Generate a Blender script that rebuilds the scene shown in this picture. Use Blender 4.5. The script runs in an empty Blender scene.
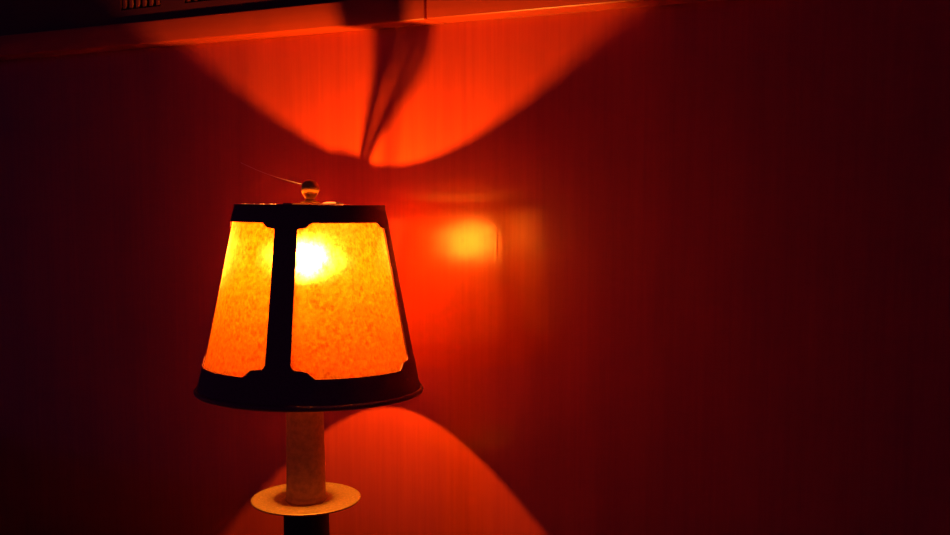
import bpy, bmesh, math, random
from mathutils import Vector, Matrix, Quaternion
random.seed(7)
PI = math.pi
S = bpy.context.scene
C = S.collection
ZO = 1.05                      # height of the rim of the shade above the floor of the room
WALL = 0.0923                   # wall face, distance behind the lamp axis
LEDGE = -0.340                 # ledge the lamp stands on (relative to the rim of the shade)

# ------------------------------------------------------------------ materials
def mat(name):
    m = bpy.data.materials.new(name); m.use_nodes = True
    nt = m.node_tree; nt.nodes.clear()
    out = nt.nodes.new('ShaderNodeOutputMaterial')
    return m, nt, out

def node(nt, kind, **kw):
    n = nt.nodes.new(kind)
    for k, v in kw.items():
        if k in n.inputs.keys(): n.inputs[k].default_value = v
        else: setattr(n, k, v)
    return n

def ramp(nt, fac, stops):
    r = nt.nodes.new('ShaderNodeValToRGB')
    e = r.color_ramp.elements
    while len(e) < len(stops): e.new(0.5)
    for i, (p, c) in enumerate(stops):
        e[i].position = p; e[i].color = (*c, 1)
    nt.links.new(fac, r.inputs[0]); return r.outputs[0]

def noise(nt, scale, stretch=(1, 1, 1), detail=5, rough=0.6, coord='Object'):
    t = node(nt, 'ShaderNodeTexCoord'); mp = node(nt, 'ShaderNodeMapping')
    mp.inputs['Scale'].default_value = stretch
    nt.links.new(t.outputs[coord], mp.inputs[0])
    n = node(nt, 'ShaderNodeTexNoise', Scale=scale, Detail=detail, Roughness=rough)
    nt.links.new(mp.outputs[0], n.inputs['Vector'])
    return n.outputs['Fac']

def wood(name, dark, light, rough, stretch=(1, 1, 0.03), bump=0.25, coat=0.0, spec=0.5):
    m, nt, out = mat(name)
    b = node(nt, 'ShaderNodeBsdfPrincipled')
    b.inputs['Roughness'].default_value = rough
    b.inputs['Specular IOR Level'].default_value = spec
    b.inputs['Coat Weight'].default_value = coat
    b.inputs['Coat Roughness'].default_value = 0.13
    g1 = noise(nt, 260, stretch, 6, 0.65)
    g2 = noise(nt, 45, stretch, 4, 0.55)
    mx = node(nt, 'ShaderNodeMix', data_type='FLOAT'); mx.inputs[0].default_value = 0.45
    nt.links.new(g1, mx.inputs[2]); nt.links.new(g2, mx.inputs[3])
    col = ramp(nt, mx.outputs[0], [(0.28, dark), (0.72, light)])
    nt.links.new(col, b.inputs['Base Color'])
    g3 = noise(nt, 420, stretch, 3, 0.6)
    bp = node(nt, 'ShaderNodeBump', Strength=bump, Distance=0.0006)
    nt.links.new(g3, bp.inputs['Height'])
    nt.links.new(bp.outputs[0], b.inputs['Normal']); nt.links.new(bp.outputs[0], b.inputs['Coat Normal'])
    nt.links.new(b.outputs[0], out.inputs[0])
    return m

WALLWOOD = wood('mahogany_panel', (0.38, 0.028, 0.003), (0.56, 0.050, 0.004), 0.34, spec=0.3, coat=1.0)
RAILWOOD = wood('mahogany_rail', (0.48, 0.042, 0.005), (0.58, 0.058, 0.007), 0.36, stretch=(0.03, 1, 1), bump=0.12)
DARKWOOD = wood('dark_board', (0.10, 0.012, 0.006), (0.14, 0.018, 0.008), 0.4, stretch=(0.03, 1, 1), bump=0.1)

def metal(name, base, rough, metallic, bump=0.0, scale=900, spots=None, spec=0.5):
    m, nt, out = mat(name)
    b = node(nt, 'ShaderNodeBsdfPrincipled')
    b.inputs['Metallic'].default_value = metallic
    b.inputs['Specular IOR Level'].default_value = spec
    n = noise(nt, scale, (1, 1, 1), 6, 0.65)
    d = tuple(c * 0.75 for c in base); l = tuple(min(1, c * 1.2) for c in base)
    stops = [(0.3, d), (0.62, l)]
    if spots: stops.append((0.74, spots))
    nt.links.new(ramp(nt, n, stops), b.inputs['Base Color'])
    rr = node(nt, 'ShaderNodeMapRange')
    rr.inputs['To Min'].default_value = rough - 0.08; rr.inputs['To Max'].default_value = rough + 0.12
    nt.links.new(n, rr.inputs[0]); nt.links.new(rr.outputs[0], b.inputs['Roughness'])
    if bump:
        bp = node(nt, 'ShaderNodeBump', Strength=bump, Distance=0.0005)
        nt.links.new(n, bp.inputs['Height']); nt.links.new(bp.outputs[0], b.inputs['Normal'])
    nt.links.new(b.outputs[0], out.inputs[0])
    return m

BRONZE = metal('dark_bronze', (0.20, 0.07, 0.08), 0.5, 0.5, 0.15)
BRASS = metal('aged_brass', (0.42, 0.25, 0.07), 0.38, 1.0, 0.1, 700)
GOLDPAN = metal('gilded_dish', (0.50, 0.25, 0.09), 0.5, 0.75, 0.35, 650, (0.95, 0.75, 0.4))
GOLDTUBE = metal('gilded_sleeve', (0.44, 0.19, 0.05), 0.55, 0.35, 0.4, 260)
LINING = metal('tarnished_lining', (0.16, 0.07, 0.02), 0.5, 0.5)
BLACKBASE = metal('black_iron', (0.02, 0.008, 0.009), 0.55, 0.2, 0.2)
PORCELAIN = metal('socket_shell', (0.5, 0.38, 0.25), 0.5, 0.0)
IRONGRILLE = wood('grille_wood', (0.15, 0.014, 0.008), (0.20, 0.020, 0.010), 0.5, bump=0.1)
VOID = metal('slot_shade', (0.012, 0.006, 0.008), 0.8, 0.0)  # near-black backing colour stands in for the shade deep in the slots

def mica():
    m, nt, out = mat('amber_mica')
    n1 = noise(nt, 95, (1, 1, 1), 8, 0.68)
    n2 = noise(nt, 430, (1, 1, 1), 6, 0.7)
    n3 = noise(nt, 1100, (1, 1, 0.4), 4, 0.7)
    m1 = node(nt, 'ShaderNodeMix', data_type='FLOAT'); m1.inputs[0].default_value = 0.5
    nt.links.new(n1, m1.inputs[2]); nt.links.new(n2, m1.inputs[3])
    m2 = node(nt, 'ShaderNodeMix', data_type='FLOAT'); m2.inputs[0].default_value = 0.35
    nt.links.new(m1.outputs[0], m2.inputs[2]); nt.links.new(n3, m2.inputs[3])
    col = ramp(nt, m2.outputs[0], [(0.42, (0.24, 0.013, 0.0004)), (0.58, (0.42, 0.115, 0.0016))])
    pale = ramp(nt, m2.outputs[0], [(0.38, (0.80, 0.30, 0.04)), (0.60, (1.0, 0.75, 0.40))])
    def mix(f, x, y):
        a = node(nt, 'ShaderNodeMixShader')
        if isinstance(f, float): a.inputs[0].default_value = f
        else: nt.links.new(f, a.inputs[0])
        nt.links.new(x.outputs[0], a.inputs[1]); nt.links.new(y.outputs[0], a.inputs[2]); return a
    tl = node(nt, 'ShaderNodeBsdfTranslucent'); nt.links.new(col, tl.inputs['Color'])
    df = node(nt, 'ShaderNodeBsdfDiffuse'); nt.links.new(col, df.inputs['Color'])
    nar = node(nt, 'ShaderNodeBsdfRefraction', IOR=1.42, Roughness=0.70); nt.links.new(pale, nar.inputs['Color'])
    peak = node(nt, 'ShaderNodeBsdfRefraction', IOR=1.3, Roughness=0.36); nt.links.new(pale, peak.inputs['Color'])
    rr = node(nt, 'ShaderNodeMapRange')
    rr.inputs['From Min'].default_value = 0.38; rr.inputs['From Max'].default_value = 0.62
    rr.inputs['To Min'].default_value = 0.26; rr.inputs['To Max'].default_value = 0.70
    nt.links.new(n1, rr.inputs[0])
    x = mix(rr.outputs[0], tl, mix(0.20, nar, peak))
    x = mix(0.10, x, df)
    nt.links.new(x.outputs[0], out.inputs[0])
    return m
MICA = mica()

def bulb_glass():
    m, nt, out = mat('clear_bulb_glass')
    t = node(nt, 'ShaderNodeBsdfTransparent'); t.inputs[0].default_value = (0.96, 0.94, 0.9, 1)
    g = node(nt, 'ShaderNodeBsdfGlossy'); g.inputs['Roughness'].default_value = 0.12
    x = node(nt, 'ShaderNodeMixShader'); x.inputs[0].default_value = 0.05
    nt.links.new(t.outputs[0], x.inputs[1]); nt.links.new(g.outputs[0], x.inputs[2])
    nt.links.new(x.outputs[0], out.inputs[0]); return m
GLASS = bulb_glass()

def emit(name, col, s):
    m, nt, out = mat(name)
    e = node(nt, 'ShaderNodeEmission', Strength=s); e.inputs[0].default_value = (*col, 1)
    nt.links.new(e.outputs[0], out.inputs[0]); return m
GLOW = emit('hot_filament', (1.0, 0.40, 0.043), 12500)

def plain(name, col, rough):
    m, nt, out = mat(name)
    b = node(nt, 'ShaderNodeBsdfPrincipled', Roughness=rough); b.inputs['Base Color'].default_value = (*col, 1)
    nt.links.new(b.outputs[0], out.inputs[0]); return m
SILK = plain('pale_silk', (0.7, 0.55, 0.45), 0.6)

# ------------------------------------------------------------------ mesh helpers
def obj(name, bm, material, parent=None, smooth=True, loc=None):
    me = bpy.data.meshes.new(name)
    bmesh.ops.recalc_face_normals(bm, faces=bm.faces)
    bm.to_mesh(me); bm.free()
    me.materials.append(material)
    for p in me.polygons: p.use_smooth = smooth
    o = bpy.data.objects.new(name, me); C.objects.link(o)
    if parent: o.parent = parent
    if loc: o.location = loc
    return o

def autosmooth(o, deg=35):
    md = o.modifiers.new('edges', 'EDGE_SPLIT'); md.split_angle = math.radians(deg); return o

def empty(name, parent=None, loc=(0, 0, 0)):
    o = bpy.data.objects.new(name, None); C.objects.link(o)
    o.empty_display_size = 0.02; o.location = loc
    if parent: o.parent = parent
    return o

def lathe(prof, n=96, closed=False):
    bm = bmesh.new(); rings = []
    for r, z in prof:
        if r < 1e-7: rings.append([bm.verts.new((0, 0, z))])
        else: rings.append([bm.verts.new((r * math.cos(2*PI*i/n), r * math.sin(2*PI*i/n), z)) for i in range(n)])
    pairs = list(zip(rings, rings[1:]))
    if closed: pairs.append((rings[-1], rings[0]))
    for a, b in pairs:
        for i in range(n):
            j = (i+1) % n
            if len(a) == 1 and len(b) == 1: continue
            if len(a) == 1: bm.faces.new((a[0], b[i], b[j]))
            elif len(b) == 1: bm.faces.new((a[i], a[j], b[0]))
            else: bm.faces.new((a[i], a[j], b[j], b[i]))
    return bm

def box(bm, x0, x1, y0, y1, z0, z1, bev=0):
    v = [bm.verts.new((x, y, z)) for x in (x0, x1) for y in (y0, y1) for z in (z0, z1)]
    fs = [bm.faces.new([v[i] for i in f]) for f in ((0,1,3,2),(4,6,7,5),(0,4,5,1),(2,3,7,6),(0,2,6,4),(1,5,7,3))]
    if bev:
        es = list({e for f in fs for e in f.edges})
        bmesh.ops.bevel(bm, geom=es, offset=bev, segments=3, affect='EDGES', profile=0.5)

def tube(bm, pts, r, n=8):
    rings = []
    for k, p in enumerate(pts):
        d = (pts[min(k+1, len(pts)-1)] - pts[max(k-1, 0)]).normalized()
        a = d.orthogonal().normalized() if k == 0 else (a - d * a.dot(d)).normalized()
        b = d.cross(a)
        rings.append([bm.verts.new(p + r*(math.cos(2*PI*i/n)*a + math.sin(2*PI*i/n)*b)) for i in range(n)])
    for p, q in zip(rings, rings[1:]):
        for i in range(n): bm.faces.new((p[i], p[(i+1) % n], q[(i+1) % n], q[i]))
    bm.faces.new(rings[0][::-1]); bm.faces.new(rings[-1])

# ------------------------------------------------------------------ the setting
def struct(o, label=None):
    o['kind'] = 'structure'
    if label: o['label'] = label
    return o
# panelled wall behind the lamp (its lower edge is a floor's depth below)
bm = bmesh.new(); box(bm, -1.3, 1.1, 0, 0.03, 0.0, ZO + 0.60)
struct(obj('wall_back', bm, WALLWOOD, smooth=False, loc=(0, WALL, 0)), 'red mahogany panelled wall behind the lamp')
# floor under it all and the ledge the lamp stands on
bm = bmesh.new(); box(bm, -1.3, 1.1, -1.6, WALL + 0.03, -0.04, 0.0)
struct(obj('floor', bm, DARKWOOD, smooth=False))
bm = bmesh.new(); box(bm, -1.3, 1.1, WALL - 0.24, WALL - 0.0005, ZO + LEDGE - 0.03, ZO + LEDGE, 0.003)
autosmooth(struct(obj('trim_3', bm, DARKWOOD)))
# bulkhead above: a lower moulding in two lengths, and a fascia set a little further back
RZ = 0.1197; YF = WALL - 0.0250; SEAM = 0.0457
for nm, x0, x1 in (('trim_1', -1.3, SEAM - 0.0005), ('trim_2', SEAM + 0.0005, 1.1)):
    bm = bmesh.new(); box(bm, x0, x1, YF, WALL, ZO + RZ, ZO + RZ + 0.0178, 0.0012)
    autosmooth(struct(obj(nm, bm, RAILWOOD)))
YB = YF + 0.0028
GR = [(-0.2570, -0.2060), (-0.1840, -0.1330)]       # two grille openings in the fascia
bm = bmesh.new()
z0, zg0, zg1, z1 = ZO + RZ + 0.0178, ZO + 0.1480, ZO + 0.2050, ZO + 0.30
xs = [-1.3, GR[0][0], GR[0][1], GR[1][0], GR[1][1], 1.1]
for a, b in zip(xs, xs[1:]):
    if (a, b) in GR:
        box(bm, a, b, YB, WALL, z0, zg0); box(bm, a, b, YB, WALL, zg1, z1)
    else: box(bm, a, b, YB, WALL, z0, z1)
struct(obj('wall_upper', bm, DARKWOOD, smooth=False))

# ------------------------------------------------------------------ vent grilles
def grille(x0, x1, n, label):
    g = empty('vent_grille', None, ((x0+x1)/2, YB, zg0))
    g['label'] = label; g['category'] = 'vent'; g['group'] = 'grilles above the moulding'
    w, h = x1 - x0, zg1 - zg0
    bm = bmesh.new(); box(bm, -w/2, w/2, 0.008, 0.0095, 0, h)
    obj('backing', bm, VOID, g, False)
    bm = bmesh.new(); t = 0.0022
    box(bm, -w/2, -w/2+t, 0, 0.008, 0, h); box(bm, w/2-t, w/2, 0, 0.008, 0, h)
    box(bm, -w/2+t, w/2-t, 0, 0.008, h-t, h); box(bm, -w/2+t, w/2-t, 0.003, 0.008, 0, 0.001)
    obj('frame', bm, DARKWOOD, g, False)
    p = (w - 2*t) / n
    for i in range(n):
        x = -w/2 + t + p*(i+0.5)
        bm = bmesh.new(); box(bm, x - p*0.26, x + p*0.26, 0.0003, 0.0065, 0.001, h - t, 0.0006)
        autosmooth(obj('slat', bm, IRONGRILLE, g))
    return g
grille(*GR[0], 6, 'dim upright-slatted grille above the moulding, farther one from the lamp')
grille(*GR[1], 6, 'faintly lit upright-slatted grille above the moulding, nearer one to the lamp')

# ------------------------------------------------------------------ the lamp
LX, LY = -0.0022, -0.0019
lamp = empty('table_lamp', None, (LX, LY, ZO + LEDGE))
lamp['label'] = 'lit candlestick lamp with amber mica shade in dark metal frame'
lamp['category'] = 'lamp'
H0 = -LEDGE                                          # rim of the shade in the lamp's own frame

# foot and stem
DZ = H0 - 0.1916                                     # dish
bm = lathe([(0, 0), (0.048, 0), (0.050, 0.002), (0.050, 0.005), (0.046, 0.009), (0.030, 0.014), (0.022, 0.020),
            (0.0195, 0.030), (0.0180, 0.055), (0.0165, 0.080), (0.0152, 0.098), (0.0145, DZ - 0.0012), (0, DZ - 0.0012)])
autosmooth(obj('base', bm, BLACKBASE, lamp))['label'] = 'black stem and foot under the gilded dish'
# drip dish
RD = 0.0354
bm = lathe([(0, DZ - 0.0010), (0.014, DZ - 0.0012), (RD*0.8, DZ - 0.0010), (RD - 0.0006, DZ - 0.0002), (RD, DZ + 0.0004), (RD, DZ + 0.0009),
            (RD - 0.0006, DZ + 0.0012), (RD - 0.0016, DZ + 0.0009), (RD*0.8, DZ + 0.0004), (0.014, DZ + 0.0001), (0, DZ + 0.0001)])
obj('drip_dish', bm, GOLDPAN, lamp)['label'] = 'flat round gilded drip dish around the candle sleeve'
# candle sleeve with a slight wax-drip irregularity and a foot ring
TT = H0 - 0.1300
bm = bmesh.new(); n = 72; rings = []
prof = [(0.0134, 0.0), (0.0136, 0.0008), (0.0133, 0.0020), (0.01275, 0.0026)]
L = TT - DZ
for i in range(1, 25):
    t = i / 24; prof.append((0.01270 - 0.00075*t, 0.0026 + (L - 0.0026)*t))
prof += [(0.0112, L), (0.0112, L - 0.010)]
for k, (r, z) in enumerate(prof):
    ring = []
    for i in range(n):
        a = 2*PI*i/n; rr = r
        if 4 <= k < len(prof) - 2:
            rr += 0.00022*math.sin(3*a + 0.8) * math.sin(0.9*k*0.3 + a) + 0.00012*math.sin(7*a + k*0.21)
        ring.append(bm.verts.new((rr*math.cos(a), rr*math.sin(a), DZ + 0.0001 + z)))
    rings.append(ring)
for p, q in zip(rings, rings[1:]):
    for i in range(n): bm.faces.new((p[i], p[(i+1) % n], q[(i+1) % n], q[i]))
bm.faces.new(rings[-1])
autosmooth(obj('candle_sleeve', bm, GOLDTUBE, lamp), 40)['label'] = 'gilded candle sleeve under the shade'
# lamp socket in the sleeve, canted a little; the bulb stands in it
P0 = TT - 0.010
h = lambda z: H0 + z - P0                            # height above the mouth of the sleeve
TX, TY = 0.0024 - LX, -0.0031 - LY                   # where the filament ends up off the sleeve's axis
FZ = h(-0.0360)
cant = (-TY/FZ, TX/FZ, 0)
o = obj('socket', lathe([(0, 0), (0.0068, 0), (0.0068, h(-0.088)), (0.0060, h(-0.086)), (0, h(-0.086))], 48), PORCELAIN, lamp, loc=(0, 0, P0))
o.rotation_euler = cant; autosmooth(o)
bulb = obj('bulb', lathe([(0.0050, h(-0.0735)), (0.0066, h(-0.068)), (0.0110, h(-0.057)), (0.0140, h(-0.046)), (0.0148, h(-0.038)),
            (0.0138, h(-0.030)), (0.0105, h(-0.022)), (0.0060, h(-0.016)), (0.0022, h(-0.0125)), (0, h(-0.0118))], 48), GLASS, lamp, loc=(0, 0, P0))
bulb.rotation_euler = cant
obj('screw_cap', lathe([(0, h(-0.086)), (0.0046, h(-0.086)), (0.0050, h(-0.0830)), (0.0046, h(-0.080)), (0.0051, h(-0.0770)),
            (0.0050, h(-0.0735)), (0, h(-0.0735))], 32), BRASS, bulb)
obj('filament', lathe([(0, FZ - 0.0036), (0.0016, FZ - 0.0030), (0.0023, FZ), (0.0016, FZ + 0.0030), (0, FZ + 0.0036)], 12), GLOW, bulb)
bm = bmesh.new()
for sd in (-1, 1):
    tube(bm, [Vector((sd*0.0022, 0, h(-0.0738))), Vector((sd*0.0024, 0, h(-0.05))), Vector((0, 0, FZ - 0.0034))], 0.00022, 6)
obj('lead_wire', bm, BRASS, bulb)

# ---- shade: own axis, leaning a little to the viewer's right
shade = empty('lampshade', lamp)
shade.rotation_mode = 'QUATERNION'
shade.rotation_quaternion = (Matrix.Rotation(-0.013, 3, 'Y') @ Matrix.Rotation(-0.0370, 3, 'X')).to_quaternion()
shade.location = (-0.0001 - LX, 0.0040 - LY, H0)      # origin of the shade: centre of its top rim
shade['label'] = 'conical shade of amber mica panels in a dark metal frame'
RT, RB, HS = 0.0472, 0.0702, 0.1165                   # outer cone radius at the rim and at the foot, height
ZT, ZB = -0.0110, -0.1018                             # window between the two bands
def rad(z): return RT + (RB - RT) * (-z / HS)
AZ = math.radians(-65.4)                              # first strap

# bands
T = 0.0007
bm = lathe([(RT - T, 0.0), (RT + 0.0001, 0.0), (RT + 0.0006, -0.0004), (RT + 0.0006, -0.0012), (RT + 0.0004, -0.0022), (rad(ZT) + 0.0004, ZT),
            (rad(ZT) - T, ZT), (RT - T - 0.0001, -0.001)], 128, True)
autosmooth(obj('top_band', bm, BRONZE, shade))
prof = [(rad(ZB) + 0.0004, ZB), (rad(-0.1133) + 0.0004, -0.1133), (RB + 0.0008, -0.1160)]
cx, cz, rb = RB + 0.0010, -0.1184, 0.0017
for k in range(13):
    a = math.radians(95 - 25*k * 0.92)
    prof.append((cx + rb*math.cos(a)*1.0, cz + rb*math.sin(a)))
prof += [(RB - T + 0.0004, -0.1166), (rad(ZB) - T, ZB)]
bm = lathe(prof, 128, True)
autosmooth(obj('bottom_band', bm, BRONZE, shade), 50)['label'] = 'wide dark bottom band with rolled edge'

# bright lining just inside the rim, and specks of dust along its far edge
bm = lathe([(RT - T - 0.0002, -0.0004), (RT - T - 0.0006, -0.0004), (rad(ZT) - T - 0.0006, ZT), (rad(ZT) - T - 0.0002, ZT)], 128, True)
autosmooth(obj('inner_lining', bm, LINING, shade))
bm = bmesh.new()
for i in range(34):
    a = math.radians(random.uniform(95, 215)); r = RT - random.uniform(0.0, 0.0007)
    d = random.uniform(0.00012, 0.00034)
    bmesh.ops.create_icosphere(bm, subdivisions=1, radius=d, matrix=Matrix.Translation((r*math.cos(a), r*math.sin(a), d*0.7)) @ Matrix.Diagonal((1, 1.5, 0.9, 1)))
o = obj('dust', bm, SILK, shade); o['kind'] = 'stuff'; o['label'] = 'pale specks of dust along the rim'

# straps with stepped brackets at both ends
def halfwidth(z):
    base = 0.0069 + 0.0008 * (z - ZT) / (ZB - ZT)
    t = ZT - z                                       # below the top band
    if t < 0.0034:
        if t <= 0.0: return base + 0.0088
        if t < 0.0026: return base + 0.0088 - 0.0032 * (t/0.0026)**0.8
        return base + 0.0056 - 0.0050 * ((t - 0.0026)/0.0008)**2
    if t < 0.0046: return base + 0.0006 * (1 - (t - 0.0034)/0.0012)**2
    t = z - ZB                                       # above the bottom band
    if t <= 0.0: return base + 0.0150
    if t < 0.0040: return base + 0.0150 - 0.0052 * (t/0.0040)**0.9
    if t < 0.0052: return base + 0.0098 - 0.0078 * ((t - 0.0040)/0.0012)**1.6
    if t < 0.0085: return base + 0.0020 * (1 - (t - 0.0052)/0.0033)**2
    return base
zs = [ZT + 0.004 - 0.0004]
z = ZT
fine = []
k = 0.0
while k < 0.0050: fine.append(ZT - k); k += 0.00022
zz = ZT - 0.006
while zz > ZB + 0.0095: fine.append(zz); zz -= 0.004
k = 0.0090
while k > 0: fine.append(ZB + k); k -= 0.00025
zs = [ZT + 0.0015] + fine + [ZB, ZB - 0.0015]
NC = 14
def strap(az):
    bm = bmesh.new(); grid = []
    for layer in (0.0004, -T):
        rows = []
        for z in zs:
            r = rad(z) + layer; w = halfwidth(z) / rad(z)
            rows.append([bm.verts.new((r*math.cos(az + w*(2*c/NC - 1)), r*math.sin(az + w*(2*c/NC - 1)), z)) for c in range(NC + 1)])
        grid.append(rows)
    a, b = grid
    for i in range(len(zs) - 1):
        for c in range(NC):
            bm.faces.new((a[i][c], a[i][c+1], a[i+1][c+1], a[i+1][c])); bm.faces.new((b[i][c], b[i+1][c], b[i+1][c+1], b[i][c+1]))
        for c in (0, NC): bm.faces.new((a[i][c], a[i+1][c], b[i+1][c], b[i][c]))
    for i in (0, len(zs) - 1):
        for c in range(NC): bm.faces.new((a[i][c], a[i][c+1], b[i][c+1], b[i][c]))
    return bm
for j in range(4):
    autosmooth(obj('strap', strap(AZ + j*PI/2), BRONZE, shade))

# mica panels: thin sheets tucked behind the frame
def panel(az):
    bm = bmesh.new(); rows = []
    m, nn = 40, 44
    a0, a1 = az + 0.02, az + PI/2 - 0.02
    for i in range(nn + 1):
        z = (ZT + 0.006) + (ZB - 0.006 - ZT - 0.006) * i / nn
        r = rad(z) - T - 0.0003
        row = []
        for c in range(m + 1):
            a = a0 + (a1 - a0)*c/m
            dr = 0.00015*math.sin(5*a + 40*z) 
            row.append(bm.verts.new(((r+dr)*math.cos(a), (r+dr)*math.sin(a), z)))
        rows.append(row)
    for p, q in zip(rows, rows[1:]):
        for c in range(m): bm.faces.new((p[c], p[c+1], q[c+1], q[c]))
    return bm
for j in range(4):
    o = obj('mica_panel', panel(AZ + j*PI/2), MICA, shade)

# spider bar across the rim with one broad arm shaped to cast the wedge shadow, clip wires down to the bulb, ball finial on a washer
u = Vector((math.cos(AZ), math.sin(AZ), 0)); v = Vector((-u.y, u.x, 0))
k = RT - 0.0003
def strip(bm, ST):
    vs = []
    for t, l, r in ST:
        vs.append([bm.verts.new(u*t + v*s_ + Vector((0, 0, dz))) for s_, dz in ((l, 0.0), (r, 0.0), (r, 0.0008), (l, 0.0008))])
    for p, q in zip(vs, vs[1:]):
        for i in range(4): bm.faces.new((p[i], p[(i+1) % 4], q[(i+1) % 4], q[i]))
    bm.faces.new(vs[0]); bm.faces.new(vs[-1])
bm = bmesh.new()
strip(bm, [(-k, 0.0042, 0.0066), (-0.040, 0.0044, 0.0070), (-0.033, 0.0047, 0.0074), (-0.027, 0.0050, 0.0080), (-0.021, 0.0054, 0.0088),
      (-0.016, 0.0050, 0.0096), (-0.011, 0.0020, 0.0100)])
TA = [-k, -0.040, -0.033, -0.027, -0.021, -0.016, -0.011]
RA = [0.0066, 0.0070, 0.0074, 0.0080, 0.0088, 0.0096, 0.0100]; RBb = [0.0084, 0.0096, 0.0110, 0.0126, 0.0148, 0.0166, 0.0166]
for f, w in ((0.30, 0.00055), (0.60, 0.00050), (0.90, 0.00040)):   # ribs added beside the arm to soften its shadow on the wall
    strip(bm, [(t, a + (b - a)*f - w*g, a + (b - a)*f + w*g) for t, a, b, g in zip(TA, RA, RBb, (0.5, 0.6, 0.8, 1, 1.2, 1.4, 1.5))])
strip(bm, [(-0.011, 0.0010, 0.0164), (-0.005, -0.0045, 0.0125), (0.0, -0.0062, 0.0075), (0.006, -0.0050, 0.0050),
      (0.012, -0.0032, 0.0032), (0.030, -0.0030, 0.0030), (k, -0.0030, 0.0030)])
# the tab that hooks the arm over the rim
tb = []
for i in range(11):
    s_ = -0.0070 + 0.0175*i/10
    a = AZ + PI - s_/RT; hh = 0.0019*(1 - abs(2*i/10 - 1)**3)
    tb.append([bm.verts.new((rr*math.cos(a), rr*math.sin(a), zz)) for rr, zz in ((RT - 0.0011, -0.001), (RT + 0.0010, -0.001), (RT + 0.0010, hh), (RT - 0.0011, hh))])
for p, q in zip(tb, tb[1:]):
    for i in range(4): bm.faces.new((p[i], p[(i+1) % 4], q[(i+1) % 4], q[i]))
bm.faces.new(tb[0]); bm.faces.new(tb[-1])
obj('spider_bar', bm, BRONZE, shade, False)
bm = bmesh.new()
for s in (-1, 1):
    pts = [Vector((0, 0, 0.0002)) + u*s*0.002]
    for k in range(15):
        a = k/14
        pts.append(u*s*(0.003 + 0.0137*math.sin(PI*min(1, a*1.15)*0.56)) + Vector((0, 0, -0.004 - 0.046*a)))
    pts = [p + v*(0.0068 if s < 0 else 0.0) for p in pts]
    tube(bm, pts, 0.0006, 8)
obj('bulb_clip', bm, BRONZE, shade)
fb = [(0, 0.0010), (0.0062, 0.0010), (0.0062, 0.0016), (0.0045, 0.0022), (0.0030, 0.0028), (0.0026, 0.0036), (0.0034, 0.0044)]
R, zc = 0.0058, 0.0098
for k in range(1, 16):
    a = math.radians(-62 + k * 152/15)
    fb.append((max(0, R*math.cos(a)), zc + R*1.03*math.sin(a)))
fb[-1] = (0, fb[-1][1])
autosmooth(obj('finial', lathe(fb, 48), BRASS, shade), 50)['label'] = 'small aged-brass ball finial'

# fine thread from the finial away to the wall
bm = bmesh.new()
A = Vector((-0.0045, 0.0035, ZO + 0.0125)); B = Vector((-0.148, WALL, ZO + 0.0265))
pts = [A.lerp(B, i/20) - Vector((0, 0, 0.0015*math.sin(PI*i/20))) for i in range(21)]
tube(bm, pts, 0.00009, 6)
th = obj('thread', bm, SILK)
th['label'] = 'fine glowing thread strung from the ball finial to the wall'; th['category'] = 'thread'

# ------------------------------------------------------------------ world: a trace of dusk
W = bpy.data.worlds.new('room_dusk'); S.world = W; W.use_nodes = True
bg = W.node_tree.nodes['Background']; bg.inputs[0].default_value = (0.55, 0.12, 1.0, 1); bg.inputs[1].default_value = 0.022

# ------------------------------------------------------------------ camera
cam = bpy.data.cameras.new('camera'); co = bpy.data.objects.new('camera', cam); C.objects.link(co)
r2 = Vector((0.84169, 0.5399606, -0.0006379)); u2 = Vector((-0.0515033, 0.0814591, 0.9953451)); fw = Vector((-0.5374991, 0.8377392, -0.0963731))
M = Matrix((r2, u2, -fw)).transposed().to_4x4(); M.translation = Vector((0.4637279, -0.5242037, 0.0268313 + ZO))
co.matrix_world = M
cam.sensor_width = 36; cam.lens = 36 * 1088.17 / 950; cam.clip_start = 0.01
S.camera = co

S.view_settings.view_transform = 'Standard'; S.view_settings.look = 'None'
S.view_settings.gamma = 1; S.view_settings.exposure = 0; S.view_settings.use_curve_mapping = False
S.cycles.use_denoising = True
S.cycles.max_bounces = 16; S.cycles.transparent_max_bounces = 16
S.cycles.sample_clamp_indirect = 10
